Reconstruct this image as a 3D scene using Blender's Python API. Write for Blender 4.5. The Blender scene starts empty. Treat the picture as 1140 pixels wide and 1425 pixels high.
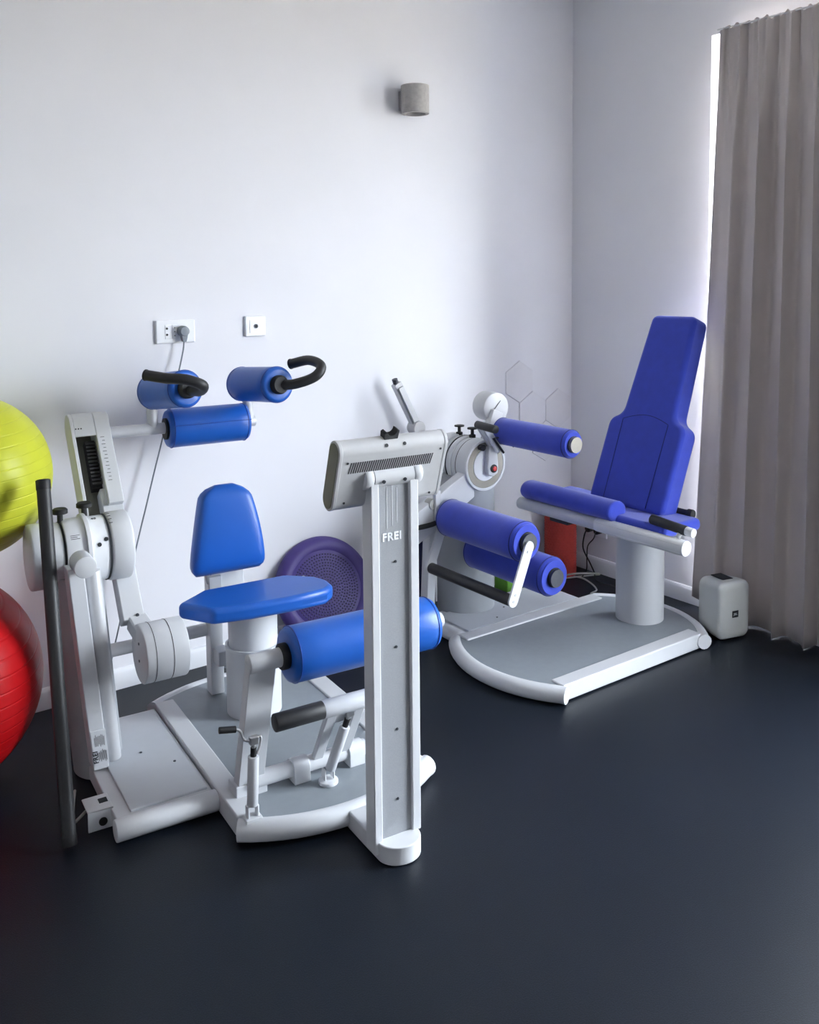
import bpy, bmesh, math, random
from mathutils import Vector, Matrix
random.seed(4)
S = bpy.context.scene
COL = S.collection
V = Vector

# ------------------------------------------------------------------ camera
f, pitch, roll, yaw, py = 1280.889, .0779959, -.00907016, .640552936, 484.5568   # pixels of the 1140x1425 frame
fw = V((math.sin(yaw)*math.cos(pitch), math.cos(yaw)*math.cos(pitch), -math.sin(pitch)))
r0 = V((math.cos(yaw), -math.sin(yaw), 0)); u0 = r0.cross(fw)
RT = math.cos(roll)*r0 + math.sin(roll)*u0
UP = -math.sin(roll)*r0 + math.cos(roll)*u0
cd = bpy.data.cameras.new('camera'); cam = bpy.data.objects.new('camera', cd); COL.objects.link(cam)
m = Matrix.Identity(4)
for i in range(3):
    m[i][0] = RT[i]; m[i][1] = UP[i]; m[i][2] = -fw[i]
m[0][3], m[1][3], m[2][3] = -3.337, -3.143, 1.44
cam.matrix_world = m
cd.sensor_width = 36; cd.sensor_fit = 'AUTO'; cd.lens = f*36/1425
cd.shift_y = -(712.5-py)/1425; cd.clip_start = .05; cd.clip_end = 200
S.camera = cam

# ------------------------------------------------------------------ world, light, exposure
W = bpy.data.worlds.new('sky'); S.world = W; W.use_nodes = True
bg = W.node_tree.nodes['Background']
bg.inputs['Color'].default_value = (.84, .92, 1.0, 1); bg.inputs['Strength'].default_value = 24.0
WINS = ((-1.26, -.777), (-3.15, -1.95)); WIN_Z0, WIN_Z1 = .10, 2.42        # two window openings in the right wall; the curtain hangs at the first
for wa, wb in WINS:
    pl = bpy.data.lights.new('window_daylight', 'AREA'); pl.shape = 'RECTANGLE'
    pl.size = WIN_Z1-WIN_Z0; pl.size_y = wb-wa; pl.cycles.is_portal = True
    plo = bpy.data.objects.new('window_daylight', pl); COL.objects.link(plo)
    plo.location = (.34, (wa+wb)/2, (WIN_Z0+WIN_Z1)/2); plo.rotation_euler = (0, math.radians(90), 0)   # faces -X, into the room
vs = S.view_settings
vs.view_transform = 'Standard'; vs.look = 'None'; vs.gamma = 1; vs.use_curve_mapping = False
vs.exposure = 0.88

# ------------------------------------------------------------------ materials
def srgb(r, g, b):
    c = lambda v: (v/12.92 if v <= .04045 else ((v+.055)/1.055)**2.4)
    return (c(r/255), c(g/255), c(b/255), 1)
def mat(name, col, rough=.5, metal=0, noise=0, nscale=20, bump=0, bscale=200, spec=.5, coat=0, sheen=0, emit=None):
    M = bpy.data.materials.new(name); M.use_nodes = True
    nt = M.node_tree; b = nt.nodes['Principled BSDF']
    b.inputs['Base Color'].default_value = col
    b.inputs['Roughness'].default_value = rough; b.inputs['Metallic'].default_value = metal
    b.inputs['Specular IOR Level'].default_value = spec
    b.inputs['Coat Weight'].default_value = coat; b.inputs['Sheen Weight'].default_value = sheen
    tc = nt.nodes.new('ShaderNodeTexCoord')
    if noise:
        n = nt.nodes.new('ShaderNodeTexNoise'); n.inputs['Scale'].default_value = nscale; n.inputs['Detail'].default_value = 5
        nt.links.new(tc.outputs['Object'], n.inputs['Vector'])
        r = nt.nodes.new('ShaderNodeValToRGB')
        lo = tuple(max(0, c*(1-noise)) for c in col[:3])+(1,); hi = tuple(min(1, c*(1+noise)) for c in col[:3])+(1,)
        r.color_ramp.elements[0].position = .3; r.color_ramp.elements[1].position = .7
        r.color_ramp.elements[0].color = lo; r.color_ramp.elements[1].color = hi
        nt.links.new(n.outputs['Fac'], r.inputs['Fac']); nt.links.new(r.outputs['Color'], b.inputs['Base Color'])
    if bump:
        n2 = nt.nodes.new('ShaderNodeTexNoise'); n2.inputs['Scale'].default_value = bscale; n2.inputs['Detail'].default_value = 3
        nt.links.new(tc.outputs['Object'], n2.inputs['Vector'])
        bp = nt.nodes.new('ShaderNodeBump'); bp.inputs['Strength'].default_value = bump; bp.inputs['Distance'].default_value = .002
        nt.links.new(n2.outputs['Fac'], bp.inputs['Height']); nt.links.new(bp.outputs['Normal'], b.inputs['Normal'])
    return M
MT = dict(
    wall=mat('wall_paint', srgb(228, 228, 233), .85, noise=.015, nscale=3, bump=.08, bscale=60, spec=.2),
    ceil=mat('ceiling_paint', srgb(232, 232, 234), .9, noise=.01),
    base=mat('baseboard_paint', srgb(226, 228, 233), .5, noise=.01),
    white=mat('white_powder_coat', srgb(200, 202, 206), .38, noise=.012, nscale=8, bump=.05, bscale=700),
    white2=mat('bright_white_coat', srgb(211, 213, 217), .35, noise=.01),
    deck=mat('grey_deck_vinyl', srgb(134, 141, 147), .5, noise=.03, nscale=40, bump=.12, bscale=500),
    cover=mat('grey_deck_cover', srgb(188, 192, 198), .45, noise=.015, nscale=30),
    silver=mat('silver_plastic', srgb(196, 197, 200), .42, metal=.1, noise=.02, nscale=60),
    panel=mat('grey_fabric_panel', srgb(150, 153, 158), .6, noise=.06, nscale=350, bump=.1, bscale=700),
    olive=mat('grey_olive_plastic', srgb(120, 119, 106), .55, noise=.03),
    tower=mat('tower_grey_plastic', srgb(158, 162, 166), .5, noise=.02, bump=.05),
    blue=mat('blue_vinyl', srgb(26, 88, 178), .36, noise=.05, nscale=6, bump=.06, bscale=350, spec=.45),
    royal=mat('royal_blue_microfibre', srgb(40, 62, 178), .85, noise=.07, nscale=25, bump=.15, bscale=600, sheen=.35),
    piping=mat('navy_seam_thread', srgb(22, 34, 110), .8, noise=.05),
    bpiping=mat('blue_vinyl_seam', srgb(20, 64, 150), .5, noise=.05),
    black=mat('black_foam_grip', srgb(36, 36, 38), .5, noise=.08, nscale=80, bump=.1, bscale=500),
    rubber=mat('black_rubber', srgb(24, 24, 26), .6, noise=.05),
    dark=mat('dark_gap', srgb(40, 42, 46), .7, noise=.03),
    chrome=mat('brushed_steel', srgb(196, 196, 198), .38, metal=1, noise=.03, nscale=90),
    capsteel=mat('satin_steel', srgb(150, 146, 138), .55, metal=.7, noise=.03, nscale=90),
    dsteel=mat('dark_brushed_steel', srgb(78, 80, 86), .5, metal=.8, noise=.06, nscale=90),
    red=mat('red_button', srgb(205, 60, 55), .4, noise=.03),
    yellowball=None, redball=None,
    purple=mat('purple_rubber', srgb(66, 52, 122), .5, noise=.06, nscale=20, bump=.05),
    purple2=mat('dark_purple_rubber', srgb(44, 32, 90), .5, noise=.05),
    foam=mat('red_foam', srgb(168, 52, 44), .8, noise=.08, nscale=60, bump=.2, bscale=200),
    dfoam=mat('dark_red_foam', srgb(110, 30, 30), .8, noise=.08, nscale=60),
    navy=mat('navy_foam', srgb(24, 28, 66), .8, noise=.08, nscale=60),
    green=mat('green_foam', srgb(108, 172, 62), .8, noise=.06, nscale=60),
    concrete=mat('grey_concrete', srgb(172, 169, 167), .9, noise=.1, nscale=60, bump=.25, bscale=160),
    plastic=mat('white_gloss_plastic', srgb(236, 238, 242), .3, noise=.008),
    spk=mat('white_speaker_shell', srgb(205, 208, 206), .45, noise=.01),
    cable=mat('grey_cable', srgb(120, 128, 136), .5, noise=.03),
    wcable=mat('pale_cable', srgb(178, 178, 172), .5, noise=.03),
    bcable=mat('black_cable', srgb(34, 34, 36), .5, noise=.03),
    ink=mat('dark_print', srgb(40, 42, 48), .7, noise=.02),
    wink=mat('white_print', srgb(236, 238, 242), .6, noise=.01),
    paper=mat('label_paper', srgb(214, 216, 220), .7, noise=.02),
    hexa=mat('hexagon_panel_paint', srgb(222, 221, 226), .8, noise=.015),
    terrace=mat('pale_terrace_stone', srgb(172, 160, 142), .9, noise=.05, nscale=4),
    frame=mat('white_window_frame', srgb(232, 234, 236), .4, noise=.01),
)
def ball_mat(name, c, band):
    M = mat(name, c, .36, noise=.03, nscale=5, spec=.18)
    nt = M.node_tree; b = nt.nodes['Principled BSDF']
    tc = nt.nodes.new('ShaderNodeTexCoord'); w = nt.nodes.new('ShaderNodeTexWave')
    w.bands_direction = 'Z'; w.inputs['Scale'].default_value = band; w.inputs['Distortion'].default_value = 0
    nt.links.new(tc.outputs['Object'], w.inputs['Vector'])
    rp = nt.nodes.new('ShaderNodeValToRGB'); rp.color_ramp.elements[0].position = 0; rp.color_ramp.elements[1].position = .06
    nt.links.new(w.outputs['Fac'], rp.inputs['Fac'])
    bp = nt.nodes.new('ShaderNodeBump'); bp.inputs['Strength'].default_value = .35; bp.inputs['Distance'].default_value = .003
    nt.links.new(rp.outputs['Color'], bp.inputs['Height']); nt.links.new(bp.outputs['Normal'], b.inputs['Normal'])
    return M
MT['yellowball'] = ball_mat('yellow_green_ball_vinyl', srgb(184, 188, 54), 11)
MT['redball'] = ball_mat('red_ball_vinyl', srgb(190, 18, 24), 9)
def floor_mat():
    M = mat('dark_rubber_floor', srgb(24, 28, 34), .42, spec=.3)
    nt = M.node_tree; b = nt.nodes['Principled BSDF']; tc = nt.nodes.new('ShaderNodeTexCoord')
    n = nt.nodes.new('ShaderNodeTexNoise'); n.inputs['Scale'].default_value = 320; n.inputs['Detail'].default_value = 2
    n3 = nt.nodes.new('ShaderNodeTexNoise'); n3.inputs['Scale'].default_value = 3; n3.inputs['Detail'].default_value = 6
    nt.links.new(tc.outputs['Object'], n.inputs['Vector']); nt.links.new(tc.outputs['Object'], n3.inputs['Vector'])
    r = nt.nodes.new('ShaderNodeValToRGB'); r.color_ramp.elements[0].position = .35; r.color_ramp.elements[1].position = .72
    r.color_ramp.elements[0].color = srgb(10, 15, 23); r.color_ramp.elements[1].color = srgb(21, 30, 43)
    nt.links.new(n.outputs['Fac'], r.inputs['Fac'])
    mx = nt.nodes.new('ShaderNodeMixRGB'); mx.blend_type = 'MULTIPLY'; mx.inputs['Fac'].default_value = .25
    nt.links.new(r.outputs['Color'], mx.inputs['Color1']); nt.links.new(n3.outputs['Fac'], mx.inputs['Color2'])
    nt.links.new(mx.outputs['Color'], b.inputs['Base Color'])
    bp = nt.nodes.new('ShaderNodeBump'); bp.inputs['Strength'].default_value = .25; bp.inputs['Distance'].default_value = .002
    nt.links.new(n.outputs['Fac'], bp.inputs['Height']); nt.links.new(bp.outputs['Normal'], b.inputs['Normal'])
    return M
MT['floor'] = floor_mat()
def curtain_mat():
    M = mat('taupe_curtain_cloth', srgb(196, 188, 186), .9, noise=.03, nscale=8, bump=.2, bscale=900, sheen=.2)
    nt = M.node_tree; t = nt.nodes.new('ShaderNodeBsdfTranslucent'); t.inputs['Color'].default_value = srgb(168, 160, 158)
    mx = nt.nodes.new('ShaderNodeMixShader'); mx.inputs['Fac'].default_value = .085           # thin cloth lets a little daylight through
    nt.links.new(nt.nodes['Principled BSDF'].outputs[0], mx.inputs[1]); nt.links.new(t.outputs[0], mx.inputs[2])
    nt.links.new(mx.outputs[0], nt.nodes['Material Output'].inputs[0])
    return M
MT['curtain'] = curtain_mat()
def glass_mat():
    M = bpy.data.materials.new('window_glass'); M.use_nodes = True
    nt = M.node_tree; nt.nodes.clear()
    o = nt.nodes.new('ShaderNodeOutputMaterial'); t = nt.nodes.new('ShaderNodeBsdfTransparent'); g = nt.nodes.new('ShaderNodeBsdfGlossy')
    g.inputs['Roughness'].default_value = .02; mx = nt.nodes.new('ShaderNodeMixShader'); mx.inputs['Fac'].default_value = .06
    nt.links.new(t.outputs[0], mx.inputs[1]); nt.links.new(g.outputs[0], mx.inputs[2]); nt.links.new(mx.outputs[0], o.inputs[0])
    return M
MT['glass'] = glass_mat()

# ------------------------------------------------------------------ mesh helpers
def ortho(d):
    d = V(d).normalized(); a = V((0, 0, 1)) if abs(d.z) < .9 else V((1, 0, 0))
    u = d.cross(a).normalized(); return u, d.cross(u).normalized(), d
class B:
    def __init__(s): s.bm = bmesh.new()
    def face(s, vs):
        try: return s.bm.faces.new(vs)
        except ValueError: return None
    def box(s, c, size, ax=None):
        ax = ax or (V((1, 0, 0)), V((0, 1, 0)), V((0, 0, 1))); c = V(c); h = [q/2 for q in size]
        v = [s.bm.verts.new(c+ax[0]*h[0]*i+ax[1]*h[1]*j+ax[2]*h[2]*k) for i in (-1, 1) for j in (-1, 1) for k in (-1, 1)]
        for q in ((0, 1, 3, 2), (4, 6, 7, 5), (0, 4, 5, 1), (2, 3, 7, 6), (0, 2, 6, 4), (1, 5, 7, 3)): s.face([v[i] for i in q])
        return s
    def rbox(s, lo, hi): 
        lo, hi = V(lo), V(hi); return s.box((lo+hi)/2, hi-lo)
    def beam(s, p0, p1, wa, wb, a=None):
        # bar from p0 to p1; wa = width along direction a, wb = the other
        p0, p1 = V(p0), V(p1); d = (p1-p0); n = d.normalized()
        a = V(a) if a else ortho(n)[0]; a = (a-n*a.dot(n)).normalized(); b = n.cross(a)
        return s.box((p0+p1)/2, (wa, wb, d.length), (a, b, n))
    def lathe(s, prof, p0, ax, seg=32):
        # prof: list of (radius, height along ax)
        p0 = V(p0); u, w, d = ortho(ax); rings = []
        for r, h in prof:
            if r < 1e-6: rings.append([s.bm.verts.new(p0+d*h)])
            else: rings.append([s.bm.verts.new(p0+d*h+(u*math.cos(t)+w*math.sin(t))*r) for t in (2*math.pi*i/seg for i in range(seg))])
        for a, b in zip(rings, rings[1:]):
            for i in range(seg):
                j = (i+1) % seg
                if len(a) == 1 and len(b) == 1: continue
                if len(a) == 1: s.face([a[0], b[j], b[i]])
                elif len(b) == 1: s.face([a[i], a[j], b[0]])
                else: s.face([a[i], a[j], b[j], b[i]])
        return s
    def cyl(s, p0, p1, r, r2=None, seg=32, bev=0):
        p0, p1 = V(p0), V(p1); h = (p1-p0).length; r2 = r if r2 is None else r2
        if bev: prof = [(0, 0), (r-bev, 0), (r-bev*.3, bev*.3), (r, bev), (r2, h-bev), (r2-bev*.3, h-bev*.3), (r2-bev, h), (0, h)]
        else: prof = [(0, 0), (r, 0), (r2, h), (0, h)]
        return s.lathe(prof, p0, p1-p0, seg)
    def ring(s, p0, p1, ro, ri, seg=32):
        h = (V(p1)-V(p0)).length
        return s.lathe([(ri, 0), (ro, 0), (ro, h), (ri, h), (ri, 0)], p0, V(p1)-V(p0), seg)
    def tube(s, pts, r, seg=10, sm=6, cap=True):
        P = spline([V(p) for p in pts], sm) if sm else [V(p) for p in pts]
        rings = []; u = None
        for i, p in enumerate(P):
            d = (P[min(i+1, len(P)-1)]-P[max(i-1, 0)]).normalized()
            if u is None: u = ortho(d)[0]
            u = (u-d*u.dot(d)).normalized(); w = d.cross(u)
            rings.append([s.bm.verts.new(p+(u*math.cos(t)+w*math.sin(t))*r) for t in (2*math.pi*k/seg for k in range(seg))])
        for a, b in zip(rings, rings[1:]):
            for i in range(seg):
                j = (i+1) % seg; s.face([a[i], a[j], b[j], b[i]])
        if cap: s.face(rings[0][::-1]); s.face(rings[-1])
        return s
    def prism(s, poly, o, U, W, D):
        # poly (u,w) points in the plane o+U*u+W*w, extruded by vector D
        o, U, W, D = V(o), V(U), V(W), V(D)
        a = [s.bm.verts.new(o+U*p[0]+W*p[1]) for p in poly]; b = [s.bm.verts.new(o+U*p[0]+W*p[1]+D) for p in poly]
        s.face(a[::-1]); s.face(b); n = len(poly)
        for i in range(n): s.face([a[i], a[(i+1) % n], b[(i+1) % n], b[i]])
        return s
    def loft(s, secs, cap=True):
        R = [[s.bm.verts.new(V(p)) for p in q] for q in secs]; n = len(R[0])
        for a, b in zip(R, R[1:]):
            for i in range(n): s.face([a[i], a[(i+1) % n], b[(i+1) % n], b[i]])
        if cap: s.face(R[0][::-1]); s.face(R[-1])
        return s
    def sphere(s, c, r, u=48, v=32):
        bmesh.ops.create_uvsphere(s.bm, u_segments=u, v_segments=v, radius=r, matrix=Matrix.Translation(V(c))); return s
    def build(s, name, mt, parent=None, bev=0, seg=2, ang=35, sub=0):
        bmesh.ops.recalc_face_normals(s.bm, faces=s.bm.faces)
        me = bpy.data.meshes.new(name); s.bm.to_mesh(me); s.bm.free()
        o = bpy.data.objects.new(name, me); COL.objects.link(o)
        me.materials.append(MT[mt] if isinstance(mt, str) else mt)
        for p in me.polygons: p.use_smooth = True
        me.set_sharp_from_angle(angle=math.radians(ang))
        if bev:
            md = o.modifiers.new('bevel', 'BEVEL'); md.width = bev; md.segments = seg; md.limit_method = 'ANGLE'; md.angle_limit = math.radians(40)
            md.harden_normals = True
        if sub: md = o.modifiers.new('sub', 'SUBSURF'); md.levels = sub; md.render_levels = sub
        if parent: o.parent = parent
        return o
def spline(P, n):
    out = []
    for i in range(len(P)-1):
        a = P[i-1] if i else P[0]*2-P[1]; b, c = P[i], P[i+1]; d = P[i+2] if i+2 < len(P) else P[-1]*2-P[-2]
        for k in range(n):
            t = k/n
            out.append(.5*((2*b)+(c-a)*t+(2*a-5*b+4*c-d)*t*t+(3*b-a-3*c+d)*t**3))
    return out+[P[-1]]
def tag(o, label, cat, group=None):
    o['label'] = label; o['category'] = cat
    if group: o['group'] = group
    return o
def struct(o): o['kind'] = 'structure'; return o
def lab(o, t): o['label'] = t; return o
def thing(name, loc, rz, label, cat, group=None):
    o = bpy.data.objects.new(name, None); COL.objects.link(o); o.location = loc; o.rotation_euler = (0, 0, rz); o.empty_display_size = .1
    return tag(o, label, cat, group)
def text(name, body, size, o, U, W, mt, parent, ext=.0008, bold=0):
    c = bpy.data.curves.new(name, 'FONT'); c.body = body; c.size = size; c.extrude = ext; c.align_x = 'CENTER'; c.align_y = 'CENTER'; c.offset = bold; c.space_character = 1.08
    t = bpy.data.objects.new('tmp_text', c); COL.objects.link(t); bpy.context.view_layer.update()
    me = bpy.data.meshes.new_from_object(t.evaluated_get(bpy.context.evaluated_depsgraph_get()))
    bpy.data.objects.remove(t); bpy.data.curves.remove(c)
    U, W = V(U).normalized(), V(W).normalized(); N = U.cross(W); o = V(o)
    for v in me.vertices: v.co = o+U*v.co.x+W*v.co.y+N*v.co.z
    me.name = name; me.materials.clear(); me.materials.append(MT[mt])
    ob = bpy.data.objects.new(name, me); COL.objects.link(ob); ob.parent = parent
    return ob
def arc(p0, pm, p1, n=16):
    # circular arc through three 2D points
    (ax, ay), (bx, by), (cx, cy) = p0, pm, p1
    d = 2*(ax*(by-cy)+bx*(cy-ay)+cx*(ay-by))
    ux = ((ax*ax+ay*ay)*(by-cy)+(bx*bx+by*by)*(cy-ay)+(cx*cx+cy*cy)*(ay-by))/d
    uy = ((ax*ax+ay*ay)*(cx-bx)+(bx*bx+by*by)*(ax-cx)+(cx*cx+cy*cy)*(bx-ax))/d
    R = math.hypot(ax-ux, ay-uy); t0 = math.atan2(ay-uy, ax-ux); tm = math.atan2(by-uy, bx-ux); t1 = math.atan2(cy-uy, cx-ux)
    def un(t, ref):
        while t < ref-1e-9: t += 2*math.pi
        return t
    a, b = un(tm, t0), un(t1, t0)
    if a > b: b -= 2*math.pi
    return [(ux+R*math.cos(t0+(b-t0)*i/n), uy+R*math.sin(t0+(b-t0)*i/n)) for i in range(n+1)]
X, Y, Z = V((1, 0, 0)), V((0, 1, 0)), V((0, 0, 1))

# ------------------------------------------------------------------ the room
RX, RY, RZ = -6.2, -5.6, 2.95
TH = .32
struct(B().rbox((RX-TH, RY-TH, -.12), (TH, TH, 0)).build('floor', 'floor'))
struct(B().rbox((RX-TH, RY-TH, RZ), (TH, TH, RZ+.2)).build('ceiling', 'ceil'))
struct(B().rbox((RX-TH, 0, 0), (TH, TH, RZ)).build('wall_left', 'wall'))
b = B()
(w1a, w1b), (w2a, w2b) = WINS
for ya, yb in ((w1b, 0), (w2b, w1a), (RY, w2a)): b.rbox((0, ya, 0), (TH, yb, RZ))
for ya, yb in WINS: b.rbox((0, ya, WIN_Z1), (TH, yb, RZ)); b.rbox((0, ya, 0), (TH, yb, WIN_Z0))
struct(b.build('wall_right', 'wall'))
struct(B().rbox((RX-TH, RY-TH, 0), (TH, RY, RZ)).build('wall_behind_camera', 'wall'))
struct(B().rbox((RX-TH, RY, 0), (RX, 0, RZ)).build('wall_far_left', 'wall'))
def baseboard(name, p0, p1, n):
    p0, p1, n = V(p0), V(p1), V(n)
    prof = [(0, 0), (.013, 0), (.013, .058), (.010, .066), (.006, .071), (0, .073)]
    return struct(B().prism(prof, p0, n, Z, p1-p0).build(name, 'base', ang=25))
baseboard('baseboard_left', (RX, 0, 0), (0, 0, 0), (0, -1, 0))
baseboard('baseboard_right', (0, -.013, 0), (0, WINS[0][1], 0), (-1, 0, 0))
baseboard('baseboard_right_pier', (0, WINS[0][0], 0), (0, WINS[1][1], 0), (-1, 0, 0))
# the window: frame, mullion and panes at the outer side of the reveal
for wi, (ya, yb) in enumerate(WINS):
    wroot = bpy.data.objects.new('window_%d' % (wi+1), None); COL.objects.link(wroot); wroot.location = (.25, (ya+yb)/2, WIN_Z0); struct(wroot)
    hw = (yb-ya)/2; hh = WIN_Z1-WIN_Z0
    b = B()
    for sy in (-1, 1): b.box((0, sy*(hw-.025), hh/2), (.06, .05, hh))
    b.box((0, 0, .03), (.06, 2*hw-.1, .06)); b.box((0, 0, hh-.03), (.06, 2*hw-.1, .06))
    b.build('window_frame', 'frame', wroot, bev=.004)
    B().box((0, 0, hh/2), (.008, 2*hw-.09, hh-.1)).build('pane', 'glass', wroot)
struct(B().rbox((TH, -60, -.2), (60, 60, -.02)).build('terrace_outside', 'terrace'))

# ------------------------------------------------------------------ wall fittings
# sconce
t = thing('wall_lamp', (-1.01, 0, 2.105), 0, 'small grey concrete cylinder lamp mounted high on the white wall', 'wall lamp')
b = B().ring((0, -.075, 0), (0, -.075, .115), .058, .044, 40); b.build('lamp_shade', 'concrete', t, bev=.002)
B().box((0, -.009, .06), (.06, .018, .08)).build('bracket', 'concrete', t, bev=.002)
B().lathe([(0, .05), (.044, .05), (.044, .062), (0, .062)], (0, -.075, 0), Z, 32).build('lamp_holder', 'dark', t)
# power outlet plate
def plate(name, x0, x1, z0, z1, label):
    w, h = x1-x0, z1-z0
    t = thing(name, ((x0+x1)/2, 0, (z0+z1)/2), 0, label, 'wall socket')
    B().box((0, -.006, 0), (w, .012, h)).build('cover_plate', 'plastic', t, bev=.005, seg=3)
    return t
t = plate('power_socket', -2.117, -1.970, 1.209, 1.292, 'wide white wall socket plate with a grey plug in it')
for cx, hs in ((-.028, ((-.006, .012, .0042), (-.006, -.010, .0042))), (-.005, ((0, .014, .002), (0, 0, .002), (0, -.014, .002)))):
    B().box((cx, -.0125, 0), (.024 if cx < -.02 else .018, .003, .05)).build('socket_insert', 'plastic', t, bev=.001)
    for hx, hz, r in hs: B().cyl((cx+hx, -.0145, hz), (cx+hx, -.0132, hz), r, seg=12).build('socket_hole', 'dark', t)
pg = thing('plug', (-2.022, -.014, 1.252), 0, 'grey round mains plug pushed into the wide socket plate', 'plug')
B().lathe([(0, 0), (.019, 0), (.019, .022), (.016, .032), (0, .034)], (0, 0, 0), -Y, 28).build('plug_body', 'cable', pg)
B().loft([[(x*q, -.018+y*.8, z) for x, y in ((-1, -.012), (1, -.012), (1, .012), (-1, .012))] for q, z in ((.015, 0), (.010, -.025), (.006, -.038))]).build('plug_neck', 'cable', pg, bev=.002)
pts = [(0, -.018, -.034), (-.008, -.02, -.08), (-.05, -.03, -.22), (-.12, -.035, -.45), (-.165, -.04, -.60), (-.215, -.05, -.76), (-.28, -.055, -1.0), (-.33, -.05, -1.2), (-.335, -.06, -1.245)]
B().tube(pts, .0028, 8).build('power_cable', 'cable', pg)
t = plate('antenna_socket', -1.770, -1.684, 1.219, 1.296, 'small square white wall plate with one dark hole')
B().box((0, -.0125, 0), (.05, .003, .05)).build('socket_insert', 'plastic', t, bev=.001)
B().ring((0, -.017, 0), (0, -.012, 0), .0085, .0062, 16).build('socket_ring', 'cable', t)
B().cyl((0, -.0165, 0), (0, -.013, 0), .0064, seg=12).build('socket_hole', 'dark', t)
# hexagon panels
for hx, hz, l in ((-.355, .941, 'white hexagon wall panel, topmost and furthest left of the group'), (-.268, .791, 'white hexagon wall panel in the middle row, left of its neighbour'),
                  (-.0955, .791, 'white hexagon wall panel touching the corner of the room'), (-.1815, .641, 'white hexagon wall panel lowest of the group behind the upper roller')):
    t = B().prism([(.099*math.sin(k*math.pi/3), .099*math.cos(k*math.pi/3)) for k in range(6)], (0, 0, 0), X, Z, (0, -.006, 0)).build('hexagon_panel', 'hexa', None, bev=.002)
    t.location = (hx, 0, hz); tag(t, l, 'wall panel', 'hexagon panels near the corner')

# ------------------------------------------------------------------ shared machine pieces
def base(root, by0, by1, y0, y1, yb0, yb1):
    # platform x 0...57, arcs bulging at both y ends, gear box deck x -.27..0
    a0 = arc((0, y0), (.29, yb0), (.56, y0)); a1 = arc((.56, y1), (.29, yb1), (0, y1))
    deck = [(p[0]*.97+.008, p[1]) for p in a0]+[(p[0]*.97+.008, p[1]) for p in a1]
    d = B().prism(deck, (0, 0, .028), X, Y, (0, 0, .028)).build('deck_plate', 'deck', root, bev=.002)
    for nm, xx in (('inner_rail', (0, .062)), ('outer_rail', (.502, .564))):
        B().rbox((xx[0], y0+.008, .004), (xx[1], y1-.008, .062)).build(nm, 'white', root, bev=.005)
    for a, q in ((a0, y0), (a1, y1)):
        pts = [(p[0], p[1], .032) for p in a]
        s = 1 if a is a0 else -1
        pts2 = pts+[(.578, q+.008, .032)] if a is a0 else [(.578, q+.008*-1, .032)]+pts
        tb = B().tube(pts2, .029, 16, 0).build('curved_rim', 'white2', root, ang=50)
    # gear box deck
    B().rbox((-.262, by0, .006), (-.003, by1, .05)).build('gearbox_deck_frame', 'white', root, bev=.004)
    g = B().rbox((-.222, by0+.02, .048), (-.014, by1-.02, .0565)).build('gearbox_deck_cover', 'cover', root, bev=.003)
    for sx, sy in ((-.12, .3), (-.05, .2)): B().cyl((sx, by0+sy, .0563), (sx, by0+sy, .058), .004, seg=12).build('screw', 'dsteel', g)
    B().cyl((-.27, by0-.012, .031), (.0, by0-.012, .031), .028, bev=.003).build('end_tube', 'white2', root)
    return d
def roller(root, name, p0, p1, r, skin, ring, seam, hub=.45, core='rubber', cap0=True, cap1=True):
    p0, p1 = V(p0), V(p1); h = (p1-p0).length; d = (p1-p0)/h; e = r*.22
    prof = [(r*.30, .004), (r*.8, 0), (r*.93, e*.25), (r, e)]+[(r, h*k/6) for k in range(1, 6)]+[(r, h-e), (r*.93, h-e*.25), (r*.8, h), (r*.30, h-.004), (r*.3, .004)]
    o = B().lathe(prof, p0, d, 48).build(name, skin, root, ang=60)
    for k in (e*.95, h-e*.95): B().lathe([(r-.002, -.0022), (r+.0012, -.001), (r+.0012, .001), (r-.002, .0022)], p0+d*k, d, 48).build('seam', seam, o)
    u, w, _ = ortho(d)
    q = (-Z*.9-Y*.2); q = (q-d*q.dot(d)).normalized()
    return o
# ------------------------------------------------------------------ machine by the socket wall
ML = thing('back_extension_machine', (-2.34, -.95, 0), math.radians(-5.5), 'white machine with blue vinyl seat and rollers and a display console on a post', 'exercise machine')
base(ML, .055, .625, -.12, .645, -.205, .73)
# gear tower
tw = B().loft([[(-.222-(z-.03)*.075+.070*math.cos(t_), .445+.085*math.sin(t_), z) for t_ in (2*math.pi*k_/40 for k_ in range(40))] for z in (.006, .60)]).build('gear_tower', 'tower', ML)
B().loft([[(x+(z-.06)*-.085, y, z) for x, y in ((-.262, .318), (-.218, .318), (-.218, .38), (-.262, .38))] for z in (.058, .645)]).build('tower_spine', 'white2', tw, bev=.004)
B().cyl((-.196, .365, .058), (-.236, .365, .62), .022, bev=.002).build('tower_conduit', 'silver', tw)
lb = B().box((-.2425, .3172, .125), (.040, .0014, .10), ((X-Z*-.0).normalized(), Y, (Z+X*-.085).normalized())).build('type_label', 'paper', tw)
text('lettering', 'FREI', .019, (-.2545, .316, .098), (Z+X*-.085), -X, 'ink', lb, bold=.0003)
b = B()
for i in range(8):
    for j in range(2):
        L_ = random.uniform(.02, .036); zz = .100+j*.044+random.uniform(-.003, .003)
        b.box((-.2425+(-.012 if j else -.006)+i*.0030*(1.2 if j else 1)-(zz-.125)*.085, .3163, zz), (.0011, .0006, L_), ((X), Y, (Z+X*-.085).normalized()))
b.build('small_print', 'ink', lb)
B().cyl((-.275, .33, .664), (-.275, .255, .664), .030, bev=.003).build('adjuster_stub', 'white', tw)
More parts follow.
